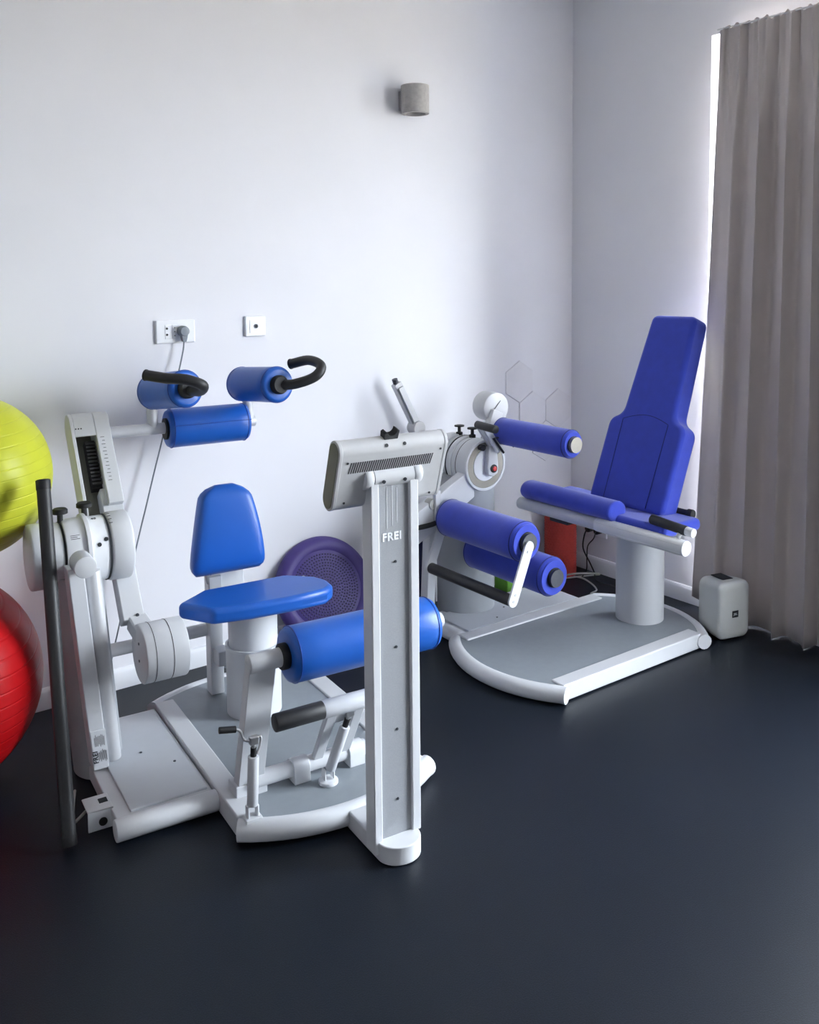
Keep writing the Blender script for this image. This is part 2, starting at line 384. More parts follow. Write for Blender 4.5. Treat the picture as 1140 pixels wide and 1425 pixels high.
# bracket with plug opening in front of the tower
bx = B()
bx.box((-.287, .160, .052), (.066, .078, .004)); bx.box((-.287, .123, .027), (.066, .004, .054))
bx = bx.build('cable_bracket', 'white', ML, bev=.003)
B().box((-.272, .165, .0545), (.022, .022, .002)).build('bracket_window', 'dark', bx)
B().cyl((-.282, .1215, .022), (-.282, .118, .022), .011, seg=20).build('bracket_hole', 'rubber', bx)
B().tube([(-.315, .17, .035), (-.34, .15, .03), (-.345, .18, .01), (-.33, .26, .006), (-.31, .34, .006)], .004, 8).build('bracket_cable', 'wcable', bx)
# drum
DY, DZ = .46, .656
dr = B().cyl((-.39, DY, DZ), (-.352, DY, DZ), .094, bev=.006, seg=48)
dr = dr.build('drum', 'white', ML, ang=50)
B().cyl((-.350, DY, DZ), (-.300, DY, DZ), .088, seg=48).build('drum_neck', 'white', dr)
B().cyl((-.352, DY, DZ), (-.348, DY, DZ), .0915, seg=48).build('drum_gap', 'dark', dr)
B().cyl((-.306, DY, DZ), (-.300, DY, DZ), .0895, seg=48).build('drum_gap', 'dark', dr)
B().cyl((-.300, DY, DZ), (-.235, DY, DZ), .096, bev=.004, seg=48).build('drum_sleeve', 'white2', dr)
B().ring((-.245, DY, DZ), (-.232, DY, DZ), .105, .08, 48).build('drum_flange', 'white2', dr, bev=.002)
B().cyl((-.232, DY, DZ), (-.180, DY, DZ), .094, seg=48).build('scale_ring', 'plastic', dr)
B().cyl((-.183, DY, DZ), (-.178, DY, DZ), .0965, seg=48).build('drum_gap', 'dark', dr)
B().cyl((-.178, DY, DZ), (-.112, DY, DZ), .1, bev=.008, seg=48).build('drum_end', 'white', dr, ang=50)
def onr(x, a, r): return V((x, DY-r*math.sin(a), DZ+r*math.cos(a)))
for i in range(5):
    a = math.radians(-2+i*9); B().beam(onr(-.176, a, .1002), onr(-.166, a, .1002), .0018, .001, (0, math.cos(a), math.sin(a))).build('scale_mark', 'ink', dr)
a = math.radians(12); n_ = V((0, -math.sin(a), math.cos(a)))
text('scale_number', '40', .014, onr(-.212, a, .0945), X, V((0, math.cos(a), math.sin(a))), 'ink', dr, .0005)
for i in range(3):
    a = math.radians(48+i*3.2); B().beam(onr(-.287, a, .0965), onr(-.262-.006*(i % 2), a, .0965), .0014, .0006, (0, math.cos(a), math.sin(a))).build('warning_print', 'ink', dr)
for a in (62, 70):
    p = onr(-.212 if a > 65 else -.192, math.radians(a), .094); B().cyl(p, p+(p-V((p.x, DY, DZ))).normalized()*.002, .006, seg=14).build('drum_hole', 'dark', dr)
for x, y in ((-.30, .46), (-.225, .50)):
    k = B().lathe([(0, 0), (.008, 0), (.008, .022), (.022, .026), (.022, .036), (.018, .04), (0, .04)], (x, y, DZ+.09), Z, 20).build('clamp_knob', 'rubber', dr)
# swing arm in the plane of x, leaning back towards the wall
AD = V((0, .59, .807)).normalized(); AN = V((0, .807, -.59)).normalized()      # along, behind
A0 = V((0, .39, .508))
def ap(s, n=0, x=0): return A0+AD*s+AN*n+X*x
arm = B()
arm.box(ap(.15, .03, -.125), (.062, .055, .42), (X, AN, AD))
arm = arm.build('swing_arm', 'white', ML, bev=.004)
# channel part with rounded head
prof = [(-.06+.04*math.cos(t), 0) for t in (0,)]
hc = .59; hr = .042
def stad(r, s0, s1, k=14):   # outline in (n along AN, s along AD)
    return [(r*math.cos(math.pi*i/k)+hr, s1+r*math.sin(math.pi*i/k)) for i in range(k+1)]+[(hr-r, s0), (hr+r, s0)]
B().prism(stad(hr, .22, hc), ap(0, -.02, -.216), AN, AD, (.012, 0, 0)).build('channel_wall', 'white', arm, bev=.003)
B().prism(stad(hr, .30, hc), ap(0, -.02, -.142), AN, AD, (.048, 0, 0)).build('channel_wall', 'white', arm, bev=.004)
B().prism([(hr*2, .22), (hr*2, hc), (hr*2-.006, hc), (hr*2-.006, .22)], ap(0, -.02, -.204), AN, AD, (.062, 0, 0)).build('channel_back', 'olive', arm)
# cap of the head
k = 14
outer = [(hr*math.cos(math.pi*i/k)+hr, hc+hr*math.sin(math.pi*i/k)) for i in range(k+1)]
inner = [((hr-.004)*math.cos(math.pi*i/k)+hr, hc-.004+(hr-.004)*math.sin(math.pi*i/k)) for i in range(k+1)][::-1]
B().prism([(2*hr, hc-.03)]+outer+[(0, hc-.055), (.006, hc-.055)]+inner+[(2*hr-.004, hc-.03)], ap(0, -.02, -.204), AN, AD, (.062, 0, 0)).build('head_cap', 'white', arm)
for i in range(3): B().cyl(ap(hc-.03-i*.0, -.0205, -.2+i*.008), ap(hc-.03, -.022, -.2+i*.008), .0022, seg=8).build('screw', 'dark', arm)
rk = B()
for i in range(12): rk.box(ap(hc-.075-i*.0125, .012, -.160), (.030, .03, .007), (X, AN, AD))
rk.box(ap(hc-.14, .03, -.158), (.030, .03, .165), (X, AN, AD))
rk.build('toothed_rack', 'rubber', arm)
for i in range(13): B().box(ap(hc-.065-i*.0125, -.0202, -.125+(.002 if i % 2 else 0)), (.008 if i % 2 else .012, .0008, .0014), (X, AN, AD)).build('scale_mark', 'ink', arm)
B().cyl(ap(.26, .002, -.115), ap(.26, -.0005, -.115), .005, seg=14).build('bolt', 'dsteel', arm)
B().cyl(ap(-.05, .002, -.115), ap(-.05, -.0005, -.115), .005, seg=14).build('bolt', 'dsteel', arm)
# lower end with weight drum
WY, WZ = .275, .385
B().beam(ap(-.055, .03, -.115), (-.105, WY+.01, WZ+.03), .055, .05, X).build('weight_neck', 'white', arm, bev=.006)
wt = B().cyl((-.135, WY, WZ), (-.012, WY, WZ), .083, bev=.004, seg=48).build('counterweight', 'white', arm, ang=50)
for x in (-.108, -.06): B().ring((x, WY, WZ), (x+.0015, WY, WZ), .0836, .08, 48).build('groove', 'dark', wt)
for z in (.03, -.02): B().cyl((-.1352, WY, WZ+z), (-.137, WY, WZ+z), .004, seg=10).build('screw', 'dsteel', wt)
# cross bar with the back roller and shoulder pads
BY, BZ = .75, .939
cb = B().cyl((-.10, BY, BZ+.005), (.412, BY, BZ), .019, bev=.002).build('cross_bar', 'silver', ML)
rr = roller(ML, 'back_roller', (.098, BY, BZ), (.380, BY, BZ), .065, 'blue', 'blue', 'bpiping')
B().cyl((.092, BY, BZ), (.1, BY, BZ), .036, seg=28).build('roller_core', 'rubber', rr)
B().tube([(.106+.27*i/8, BY-.0635, BZ+.016) for i in range(9)], .0012, 6, 0).build('seam', 'bpiping', rr)
def spad(pb, pf, post, hpts):
    pb, pf = V(pb), V(pf); d = (pf-pb).normalized()
    o = roller(ML, 'shoulder_pad', pb, pf, .059, 'blue', 'blue', 'bpiping')
    B().tube(post, .018, 14, 5).build('pad_post', 'silver', o)
    B().lathe([(0, -.01), (.031, -.01), (.031, .012), (.026, .02), (0, .02)], pf, d, 28).build('pad_hub', 'rubber', o)
    h = B().tube([pf-d*.02]+hpts, .0165, 16, 7).build('grip_handle', 'black', o, ang=60)
    e = V(hpts[-1]); q = (e-V(hpts[-2])).normalized()
    B().cyl(e-q*.001, e+q*.006, .0178, bev=.002, seg=20).build('handle_end_cap', 'rubber', o)
spad((.058, .755, 1.066), (.10, .52, 1.097), [(.055, BY, BZ), (.053, BY, BZ+.07), (.06, BY-.01, 1.066)],
     [(.118, .455, 1.095), (.112, .405, 1.118), (.062, .41, 1.138), (.015, .44, 1.142), (-.032, .49, 1.150)])
spad((.363, .75, 1.072), (.395, .49, 1.092), [(.392, BY, BZ), (.388, BY, BZ+.06), (.37, BY-.01, 1.072)],
     [(.43, .45, 1.095), (.492, .42, 1.118), (.520, .43, 1.150), (.505, .49, 1.166), (.466, .545, 1.152)])
# seat, seat post and back pad
sp = B().cyl((.268, .44, .056), (.268, .44, .275), .087, seg=48).build('seat_post', 'white', ML)
B().ring((.268, .44, .269), (.268, .44, .277), .089, .08, 48).build('post_collar', 'white2', sp, bev=.001)
B().cyl((.268, .44, .26), (.268, .44, .412), .078, seg=48).build('post_piston', 'white2', sp)
seat = [(.012, .402), (.085, .292), (.2, .268), (.33, .262), (.45, .268), (.492, .305), (.496, .36), (.480, .41), (.40, .482), (.12, .484)]
so = B().prism(seat, (0, 0, .414), X, Y, (0, 0, .050)).build('seat', 'blue', ML, bev=.018, seg=5)
B().prism([(.268+(x-.268)*.55, .40+(y-.40)*.55) for x, y in seat], (0, 0, .403), X, Y, (0, 0, .014)).build('seat_pan', 'rubber', so)
bp_ = B().box((.20, .615, .26), (.045, .05, .40)).box((.205, .575, .20), (.04, .08, .05))
bp_ = bp_.build('back_post', 'white', ML, bev=.004)
B().box((.247, .61, .485), (.115, .008, .17)).build('back_plate', 'white2', bp_, bev=.003)
B().tube([(.165, .585, .56), (.168, .585, .47), (.178, .60, .44)], .006, 10).build('adjust_rod', 'chrome', bp_)
B().cyl((-.14, .635, .268), (.2, .635, .272), .021).build('rear_tube', 'silver', ML)
secs = []
NZ = 22
for i in range(NZ+1):
    q = i/NZ; z = .484+.284*q
    w = .124-.048*q**1.6 if q < .85 else (.124-.048*q**1.6)*math.sqrt(max(0, 1-((q-.85)/.165)**2))
    if q < .12: w *= math.sqrt(max(0, 1-((.12-q)/.14)**2))*.25+.75
    d = .038*math.sqrt(max(.05, 1-(2*q-1)**6)); bulge = -.012*math.sin(math.pi*q)+.02*(q-.5)
    s_ = []
    for kx in range(32):
        t_ = 2*math.pi*kx/32; c_, n2 = math.cos(t_), math.sin(t_)
        s_.append((0.230+w*math.copysign(abs(c_)**.38, c_), 0.562+bulge+d*math.copysign(abs(n2)**.38, n2)-.006*(1-(c_)**2)*0, z))
    secs.append(s_)
bk = B().loft(secs).build('back_pad', 'blue', ML, ang=60)
# thigh roller with its lever
rl = roller(ML, 'thigh_roller', (.142, -.115, .457), (.590, -.115, .455), .073, 'blue', 'blue', 'bpiping')
B().cyl((.125, -.115, .457), (.146, -.115, .457), .034, seg=28, bev=.003).build('roller_core', 'rubber', rl)
B().cyl((.588, -.115, .455), (.625, -.115, .455), .022, seg=24, bev=.003).build('roller_core', 'silver', rl)
lv = B().cyl((.038, -.115, .457), (.128, -.115, .457), .025, bev=.002, seg=28)
LD = (V((0, -.115, .457))-V((0, .0, .055))).normalized()
lv.beam((.073, 0, .055), (.073, -.115, .457), .072, .036, X)
lv = lv.build('roller_lever', 'white', ML, bev=.004, ang=40)
B().box((.073, -.002, .066), (.09, .06, .05)).build('lever_foot', 'white', lv, bev=.004)
B().tube([(-.042, -.115, .305), (0, -.118, .298)], .0085, 12, 0).build('crank_grip', 'rubber', lv)
B().tube([(0, -.118, .298), (.012, -.12, .29), (.020, -.125, .268), (.04, -.128, .262), (.062, -.128, .268), (.060, -.13, .245), (.05, -.132, .225)], .0035, 8).build('crank_rod', 'chrome', lv)
def gas(p0, p1, foot):
    p0, p1 = V(p0), V(p1); d = p1-p0
    g = B().cyl(p0+d*.10, p0+d*.78, .0145, bev=.002, seg=24).build('gas_spring', 'white', ML)
    B().cyl(p0+d*.76, p0+d*.9, .008, seg=14).build('spring_neck', 'rubber', g)
    B().cyl(p0+d*.88, p1, .0055, seg=12).build('spring_rod', 'chrome', g)
    B().box(p1, (.024, .016, .022)).build('spring_fork', 'chrome', g, bev=.003)
    c = B()
    for sx in (-1, 1): c.box(p0+V((sx*.013, 0, .006)), (.006, .02, .032))
    c.build('spring_clevis', 'white2', g, bev=.003)
    if foot: B().cyl((p0.x, p0.y, .056), (p0.x, p0.y, .066), .027, seg=28, bev=.002).build('spring_foot', 'white2', g)
    else: B().box((p0.x, p0.y, .06), (.045, .035, .012)).build('spring_foot', 'white2', g, bev=.003)
gas((.034, -.132, .074), (.044, -.128, .262), False)
gas((.275, -.082, .078), (.322, -.125, .262), True)
pt = B().cyl((.07, -.02, .092), (.42, -.02, .092), .022, seg=28).build('pivot_tube', 'white', ML)
for x in (.215, .385):
    B().prism([(-.028, 0), (.028, 0), (.028, .035)]+[(.028*math.cos(a), .035+.028*math.sin(a)) for a in (math.pi*i/10 for i in range(1, 10))]+[(-.028, .035)], (x-.024, -.02, .056), Y, Z, (.048, 0, 0)).build('bearing_block', 'white2', pt, bev=.002)
fl = B()
for x in (.268, .352): fl.beam((x, -.02, .092), (x, -.13, .288), .03, .018, X)
fl.beam((.31, -.10, .235), (.31, -.125, .28), .085, .014, X)
fl = fl.build('foot_lever', 'white', ML, bev=.003)
fb = B().cyl((.235, -.135, .295), (.45, -.135, .295), .024, bev=.003).build('foot_bar', 'white2', ML)
B().cyl((.098, -.135, .295), (.238, -.135, .295), .0235, bev=.003).build('foot_grip', 'black', fb)
# console
B().rbox((.262, -.345, .004), (.385, -.17, .052)).build('console_arm', 'white', ML, bev=.005)
PX0, PX1, PF, PB, PT = .256, .390, -.380, -.333, .945
cp = B()
cp.rbox((PX0, PF, .015), (PX0+.023, PB, PT)); cp.rbox((PX1-.025, PF, .045), (PX1, PB, PT)); cp.rbox((PX0+.02, PB-.006, .02), (PX1-.02, PB, PT))
cp = cp.build('console_post', 'white2', ML, bev=.003)
pn = B().rbox((PX0+.024, PF+.008, .03), (PX1-.026, PB-.004, PT-.005)).build('console_panel', 'panel', cp)
for i, x in enumerate((-.019, -.004, .009)): B().box(((PX0+PX1)/2+x, PF+.0076, .885), (.0012, .0006, .11-.012*i)).build('stripe', 'wink', pn)
text('lettering', 'FREI', .028, ((PX0+PX1)/2-.006, PF+.0072, .808), X, Z, 'wink', pn, .0004, bold=.0008)
for z in (.745, .53, .32, .14): B().cyl(((PX0+PX1)/2+.003, PF+.0078, z), ((PX0+PX1)/2+.003, PF+.006, z), .0035, seg=12).build('screw', 'dsteel', pn)
cxm = (PX0+PX1)/2
ft = B().prism([(cxm-.058, -.335)]+[(cxm-.058*math.cos(math.pi*i/20), PF+.002-.052*math.sin(math.pi*i/20)) for i in range(21)]+[(cxm+.058, -.335)], (0, 0, .002), X, Y, (0, 0, .046)).build('console_foot', 'white2', cp, bev=.003)
hz_, hy = .957, -.357
hg = B().cyl((PX0+.012, hy, hz_), (PX1-.012, hy, hz_), .0265, seg=36).build('hinge', 'white', cp)
for a_, b_ in ((PX0-.012, PX0+.010), (PX1-.010, PX1+.012)): B().cyl((a_, hy, hz_), (b_, hy, hz_), .0275, bev=.003, seg=36).build('hinge_end', 'white2', hg)
for x in (PX0+.035, PX1-.04): B().cyl((x, hy-.024, hz_-.008), (x, hy-.0275, hz_-.009), .0045, seg=14).build('screw', 'dsteel', hg)
B().box((cxm, hy+.01, hz_+.025), (.08, .02, .03)).build('hinge_tongue', 'white', hg, bev=.003)
# monitor, seen from behind; its top leans towards the camera
mt_, mb_ = V((0, -.372, 1.052)), V((0, -.318, .888)); MU = (mt_-mb_).normalized(); MN = X.cross(MU).normalized()
if MN.y > 0: MN = -MN          # MN points to the camera side
mc = (mt_+mb_)/2; mh = (mt_-mb_).length/2+.004; md_ = .027
def stadium(h, r, k=10):
    return [(r*math.cos(math.pi*i/k), h-r+r*math.sin(math.pi*i/k)) for i in range(k+1)]+[(-r*math.cos(math.pi*i/k), -h+r-r*math.sin(math.pi*i/k)) for i in range(k+1)]
MX0, MX1 = .168, .470
mo = B().prism(stadium(mh, md_), mc+X*(MX0+.008), MN, MU, (MX1-MX0-.016, 0, 0)).build('monitor', 'silver', ML, ang=40)
for x0 in (MX0, MX1-.010): B().prism(stadium(mh+.001, md_+.001), mc+X*x0, MN, MU, (.010, 0, 0)).build('monitor_end', 'silver', mo, bev=.002)
for x0 in (MX0-.0015, MX1): B().prism(stadium(mh-.005, md_-.005), mc+X*x0, MN, MU, (.0015, 0, 0)).build('end_inlay', 'olive', mo)
B().box(mc+X*(MX0+MX1)/2-MN*(md_+.001), (.26, .002, .125), (X, MN, MU)).build('screen', 'rubber', mo)
def mp(x, v, n=0): return mc+X*x+MU*v+MN*(md_+n)
v_ = B()
for i in range(38): v_.box(mp(MX0+.033+i*.0061, .031, 0), (.0029, .0012, .029), (X, MN, (MU+X*.18).normalized()))
lab(v_.build('vent_slots', 'dark', mo), 'row of narrow dark vent slots')
for x, vv in ((MX0+.025, .045), (MX1-.02, .055), (MX1-.03, -.068), (MX0+.03, -.062)): B().cyl(mp(x, vv, -.001), mp(x, vv, .0012), .003, seg=10).build('screw', 'dsteel', mo)
for x in (.295, .345):
    a_ = math.radians(35); p = mc+MU*(mh-md_)+X*x+(MN*math.cos(a_)+MU*math.sin(a_))*md_; B().cyl(p, p+(MN*math.cos(a_)+MU*math.sin(a_))*.001, .0045, seg=12).build('screw_hole', 'dark', mo)
cl_o = [(-.024, 0), (.024, 0), (.026, .028), (.018, .032)]+[(.018*math.cos(-math.pi*i/10), .030+.018*math.sin(-math.pi*i/10)) for i in range(1, 10)]+[(-.018, .024), (-.026, .020)]
B().prism(cl_o, mc+MU*(mh-.003)+X*.312-MN*.011, X*.78, MU*.78, MN*.022).build('pen_clip', 'dark', mo, bev=.001)

# ------------------------------------------------------------------ machine by the corner (local x runs towards the camera, local y along the left wall)
MR = thing('leg_curl_machine', (-1.04, -.48, 0), math.radians(-90.5), 'white leg machine with royal blue padded backrest and rollers, beside the corner and curtain', 'exercise machine')
base(MR, -.045, .60, -.10, .665, -.2, .795)
tw = B().lathe([(0, 0), (.117, 0), (.121, .01), (.121, .59), (0, .59)], (-.252, .158, .03), Z, 48).build('gear_tower', 'tower', MR)
B().loft([[(x, y+(z-.06)*.05, z) for x, y in ((-.20, -.125), (-.155, -.125), (-.155, -.085), (-.20, -.085))] for z in (.056, .44)]).build('tower_spine', 'white2', tw, bev=.004)
DY, DZ = .165, .668
dr = B().cyl((-.20, DY, DZ), (-.135, DY, DZ), .104, bev=.004, seg=56).build('drum', 'white', MR, ang=50)
B().cyl((-.23, DY, DZ), (-.20, DY, DZ), .101, seg=56).build('drum_sleeve', 'white', dr)
B().cyl((-.203, DY, DZ), (-.199, DY, DZ), .1025, seg=56).build('drum_gap', 'dark', dr)
B().cyl((-.26, DY, DZ), (-.23, DY, DZ), .106, bev=.003, seg=56).build('drum_flange', 'white2', dr)
B().cyl((-.30, DY, DZ), (-.26, DY, DZ), .096, seg=56).build('drum_neck', 'white', dr)
B().cyl((-.264, DY, DZ), (-.259, DY, DZ), .1075, seg=56).build('drum_gap', 'dark', dr)
B().cyl((-.36, DY, DZ), (-.30, DY, DZ), .106, bev=.004, seg=56).build('drum_sleeve', 'white2', dr)
B().ring((-.137, DY, DZ), (-.128, DY, DZ), .106, .095, 56).build('rim', 'white2', dr, bev=.002)
B().ring((-.135, DY, DZ), (-.130, DY, DZ), .094, .066, 56).build('steel_scale_ring', 'capsteel', dr)
B().cyl((-.135, DY, DZ), (-.129, DY, DZ), .064, seg=48).build('face_plate', 'plastic', dr)
for x in (-.225, -.31):
    B().lathe([(0, 0), (.014, 0), (.014, .012), (.007, .014), (.007, .034), (.021, .036), (.021, .042), (0, .042)], (x, DY+.01, DZ+.1), Z, 20).build('clamp_knob', 'rubber', dr)
for i in range(6):
    a_ = math.radians(28+i*6); p = V((-.1288, DY+.08*math.sin(a_), DZ+.08*math.cos(a_)))
    B().beam(p-V((0, math.sin(a_), math.cos(a_)))*.009, p+V((0, math.sin(a_), math.cos(a_)))*.009, .0012, .005, X).build('scale_mark', 'ink', dr)
# pointer lever with red button and black grip
pl_ = B().prism([(-.026, -.03), (0, -.042), (.026, -.03), (.028, .0), (.022, .085), (-.022, .085), (-.03, .0)], (-.130, DY+.02, DZ-.005), Y, Z, (.026, 0, 0)).build('pointer', 'white', dr, bev=.006)
B().cyl((-.105, DY+.02, DZ-.012), (-.098, DY+.02, DZ-.012), .017, bev=.002, seg=24).build('button_ring', 'rubber', pl_)
B().cyl((-.099, DY+.02, DZ-.012), (-.094, DY+.02, DZ-.012), .010, bev=.002, seg=20).build('red_button', 'red', pl_)
B().cyl((-.13, DY-.03, DZ+.078), (-.108, DY-.03, DZ+.078), .013, seg=16).build('lock_pin', 'rubber', pl_)
lv2 = B()
for x in (-.118, -.085): lv2.beam((x, DY+.035, DZ+.062), (x, DY-.045, DZ+.172), .012, .030, X)
lv2 = lv2.build('release_lever', 'white2', dr, bev=.003)
B().cyl((-.130, DY-.045, DZ+.172), (-.015, DY-.045, DZ+.166), .0165, bev=.002).build('release_grip', 'black', lv2)
B().tube([(-.07, DY+.10, DZ+.075), (-.07, DY+.03, DZ+.12), (-.07, DY-.01, DZ+.12), (-.07, DY+.045, DZ+.055)], .005, 8, 0).build('release_rod', 'rubber', lv2)
# upper roller and its counterweight arm
ua = B().beam((-.165, DY, DZ), (-.165, .255, .88), .03, .055, X).beam((-.165, DY, DZ), (-.165, .25, .815), .03, .05, X)
ua = ua.build('upper_arm', 'silver', MR, bev=.004)
cw = B().cyl((-.255, .268, .893), (-.165, .255, .893), .062, bev=.004, seg=48).build('counterweight', 'silver', ua, ang=50)
B().box((-.163, .255, .90), (.002, .003, .075), (X, (Y*.7-Z*.7).normalized(), (Y*.7+Z*.7).normalized())).build('groove', 'dark', cw)
UY, UZ = .232, .806
ur = roller(MR, 'upper_roller', (-.112, UY, UZ), (.292, UY, UZ), .0545, 'royal', 'royal', 'piping')
B().cyl((-.17, UY, UZ), (-.10, UY, UZ), .016, seg=16).build('roller_axle', 'rubber', ur)
B().ring((.288, UY, UZ), (.294, UY, UZ), .048, .02, 40).build('end_ring', 'royal', ur, bev=.002)
B().cyl((.289, UY, UZ), (.296, UY, UZ), .032, seg=32).build('end_recess', 'rubber', ur)
B().cyl((.294, UY, UZ), (.310, UY, UZ), .030, seg=36).build('end_cap', 'capsteel', ur)
# beam from the drum to the lower rollers
bm_ = B().beam((-.165, DY-.035, DZ-.055), (-.165, -.20, .445), .05, .115, X).build('lower_arm', 'white2', MR, bev=.005)
cr = B()
for i in range(5): cr.box((-.165, DY-.028+.004*(i % 2), DZ-.005-i*.022), (.056, .02, .012))
cr.build('bellows', 'silver', bm_)
B().cyl((-.17, -.10, .545), (-.135, -.10, .545), .02, seg=20).build('pivot_pin', 'wcable', bm_)
B().beam((-.135, -.085, .47), (-.135, -.085, .60), .02, .026, X).build('arm_strap', 'silver', bm_, bev=.002)
# small folded lever behind the drum
fl2 = B().beam((-.40, .02, .80), (-.40, -.088, 1.0), .03, .038, X).cyl((-.425, .012, .805), (-.37, .012, .805), .030, seg=28)
fl2.beam((-.40, .01, .80), (-.40, .06, .69), .03, .045, X).beam((-.378, .0, .835), (-.378, -.08, .985), .006, .028, X)
fl2 = fl2.build('folding_lever', 'silver', MR, bev=.003)
B().cyl((-.40, -.085, .99), (-.40, -.095, 1.018), .012, seg=16).build('lever_tip', 'dsteel', fl2)
def low_roller(yc, zc, r, x0, x1, capr):
    o = roller(MR, 'leg_roller', (x0, yc, zc), (x1, yc, zc), r, 'royal', 'royal', 'piping')
    B().ring((x1-.004, yc, zc), (x1+.003, yc, zc), r*.9, r*.3, 44).build('end_ring', 'royal', o, bev=.003)
    B().cyl((x1-.002, yc, zc), (x1+.006, yc, zc), capr+.004, seg=32).build('end_recess', 'rubber', o)
    B().cyl((x1+.004, yc, zc), (x1+.018, yc, zc), capr, seg=36).build('end_cap', 'dsteel', o)
    return o
ra = low_roller(-.035, .487, .073, -.125, .322, .035)
rb = low_roller(.103, .331, .073, -.125, .322, .033)
yk = B()
def flatbar(p0, p1, w, x0, x1):
    p0, p1 = V((0,)+p0), V((0,)+p1); d = (p1-p0); n = d.normalized(); q = V((0, -n.z, n.y)); L_ = d.length; h = w/2
    pol = [(h*math.cos(t), L_+h*math.sin(t)) for t in (math.pi*i/10 for i in range(11))]+[(-h*math.cos(t), -h*math.sin(t)) for t in (math.pi*i/10 for i in range(11))]
    return B().prism(pol, p0+X*x0, q, n, (x1-x0, 0, 0))
yo = flatbar((-.122, .296), (-.045, .478), .042, .341, .349).build('yoke_bar', 'white2', ra, bev=.001)
for q in (0, .12): B().cyl((.348, -.122+.077*q, .296+.182*q), (.3505, -.122+.077*q, .296+.182*q), .005, seg=14).build('bolt', 'chrome', yo)
B().cyl((.338, -.052, .462), (.3515, -.052, .462), .005, seg=14).build('bolt', 'plastic', yo)
flatbar((-.122, .300), (-.055, .46), .040, -.14, -.128).build('yoke_bar', 'white2', ra, bev=.001)
B().cyl((-.125, -.122, .297), (.341, -.122, .297), .021, bev=.002).build('shin_bar', 'black', ra)
B().beam((.05, -.035, .487), (.05, .103, .331), .03, .02, X).build('roller_link', 'rubber', ra)
B().tube([(-.15, -.20, .46), (-.125, -.12, .47), (-.125, -.035, .487)], .010, 12, 4).build('roller_axle', 'rubber', ra)
# pillar, seat and backrest
pi_ = B().cyl((.294, .618, .056), (.294, .618, .46), .095, seg=56).build('seat_pillar', 'white', MR)
sf = B().cyl((-.135, .362, .482), (.30, .362, .482), .025, bev=.004, seg=28).build('seat_front_tube', 'silver', MR)
sfr = B().cyl((.30, .362, .482), (.71, .362, .482), .028, bev=.003, seg=32).box((.5, .362, .482), (.40, .05, .03)).build('seat_side_tube', 'white2', sf, ang=40)
sb = B().rbox((.02, .38, .455), (.50, .64, .482)).box((.10, .37, .455), (.10, .04, .02)).build('seat_frame', 'dark', MR, bev=.004)
def cush(x0, x1, y0, y1, z0, z1, nm, mt, e=.022):
    return B().rbox((x0, y0, z0), (x1, y1, z1)).build(nm, mt, MR, bev=e, seg=5)
c1 = cush(.30, .60, .375, .60, .482, .53, 'seat_cushion', 'royal', .02)
c2 = cush(-.09, .30, .40, .62, .482, .53, 'seat_cushion', 'royal', .02)
secs = []
for q in (-.0695, -.068, -.062, -.05, -.03, 0, .2, .4, .6, .8, 1):
    x = -.095+.465*q
    k_ = math.sqrt(max(.005, 1-(min(0, q)/.07)**2))
    secs.append([(x+.02*math.sin(t_)*0, .385+.052*k_*math.cos(t_), .542+.040*k_*math.sin(t_)) for t_ in (2*math.pi*j/28 for j in range(28))])
th = B().loft(secs).build('thigh_pad', 'royal', MR, ang=60)
en = B().loft([[(.37+dx, .385+.052*k_*math.cos(t_), .542+.040*k_*math.sin(t_)) for t_ in (2*math.pi*j/28 for j in range(28))] for dx, k_ in ((-.004, 1.015), (.002, .98), (.006, .9), (.008, .7))]).build('pad_end', 'royal', th, ang=60)
hd = B().cyl((.53, .395, .545), (.685, .395, .534), .018, bev=.002).build('side_handle', 'black', MR)
B().cyl((.68, .395, .5345), (.715, .395, .532), .0165, bev=.003, seg=24).build('handle_tip', 'white2', hd)
B().tube([(.66, .395, .53), (.655, .375, .50), (.63, .37, .49)], .009, 10).build('handle_mount', 'white2', hd)
# backrest in its leaning plane: p(x, v) with v along the slope
BD = V((0, .4, 1)).normalized(); BN = V((0, 1, -.4)).normalized(); BO = V((.31, .492, .532))
def bp(x, v, n=0): return BO+X*x+BD*v+BN*n
def rounded(poly, r, k=5):
    out = []; n = len(poly)
    for i in range(n):
        p, a_, c_ = V(poly[i]+(0,)), V(poly[i-1]+(0,)), V(poly[(i+1) % n]+(0,))
        d1, d2 = (a_-p), (c_-p); rr_ = min(r, d1.length*.45, d2.length*.45); q1, q2 = p+d1.normalized()*rr_, p+d2.normalized()*rr_
        for j in range(k+1):
            t_ = j/k; q = q1*(1-t_)**2+p*2*t_*(1-t_)+q2*t_*t_; out.append((q.x, q.y))
    return out
SH = .345
outl = rounded([(-.187, .0), (.187, .0), (.187, SH), (.128, SH+.03), (.108, .80), (-.108, .80), (-.128, SH+.03), (-.187, SH)], .03)
bk = B().prism(outl, BO, X, BD, BN*.095).build('backrest', 'royal', MR, bev=.02, seg=5)
for s in (-1, 1): B().tube([bp(s*(.112-.006*(1-i/8)), .012+i*(SH-.01)/8, -.0005) for i in range(9)], .0016, 6, 0).build('seam', 'piping', bk)
B().tube([bp(-.112+.224*i/12, SH+.004+.026*math.sin(math.pi*i/12), -.0005) for i in range(13)], .0014, 6, 0).build('seam', 'piping', bk)
B().prism([(-.09, -.0), (.09, .0), (.09, .76), (-.09, .76)], bp(0, 0, .096), X, BD, BN*.018).build('back_board', 'white2', bk, bev=.004)
B().beam((.31, .60, .47), bp(0, .25, .12), .07, .035, X).build('back_support', 'white', MR, bev=.004)
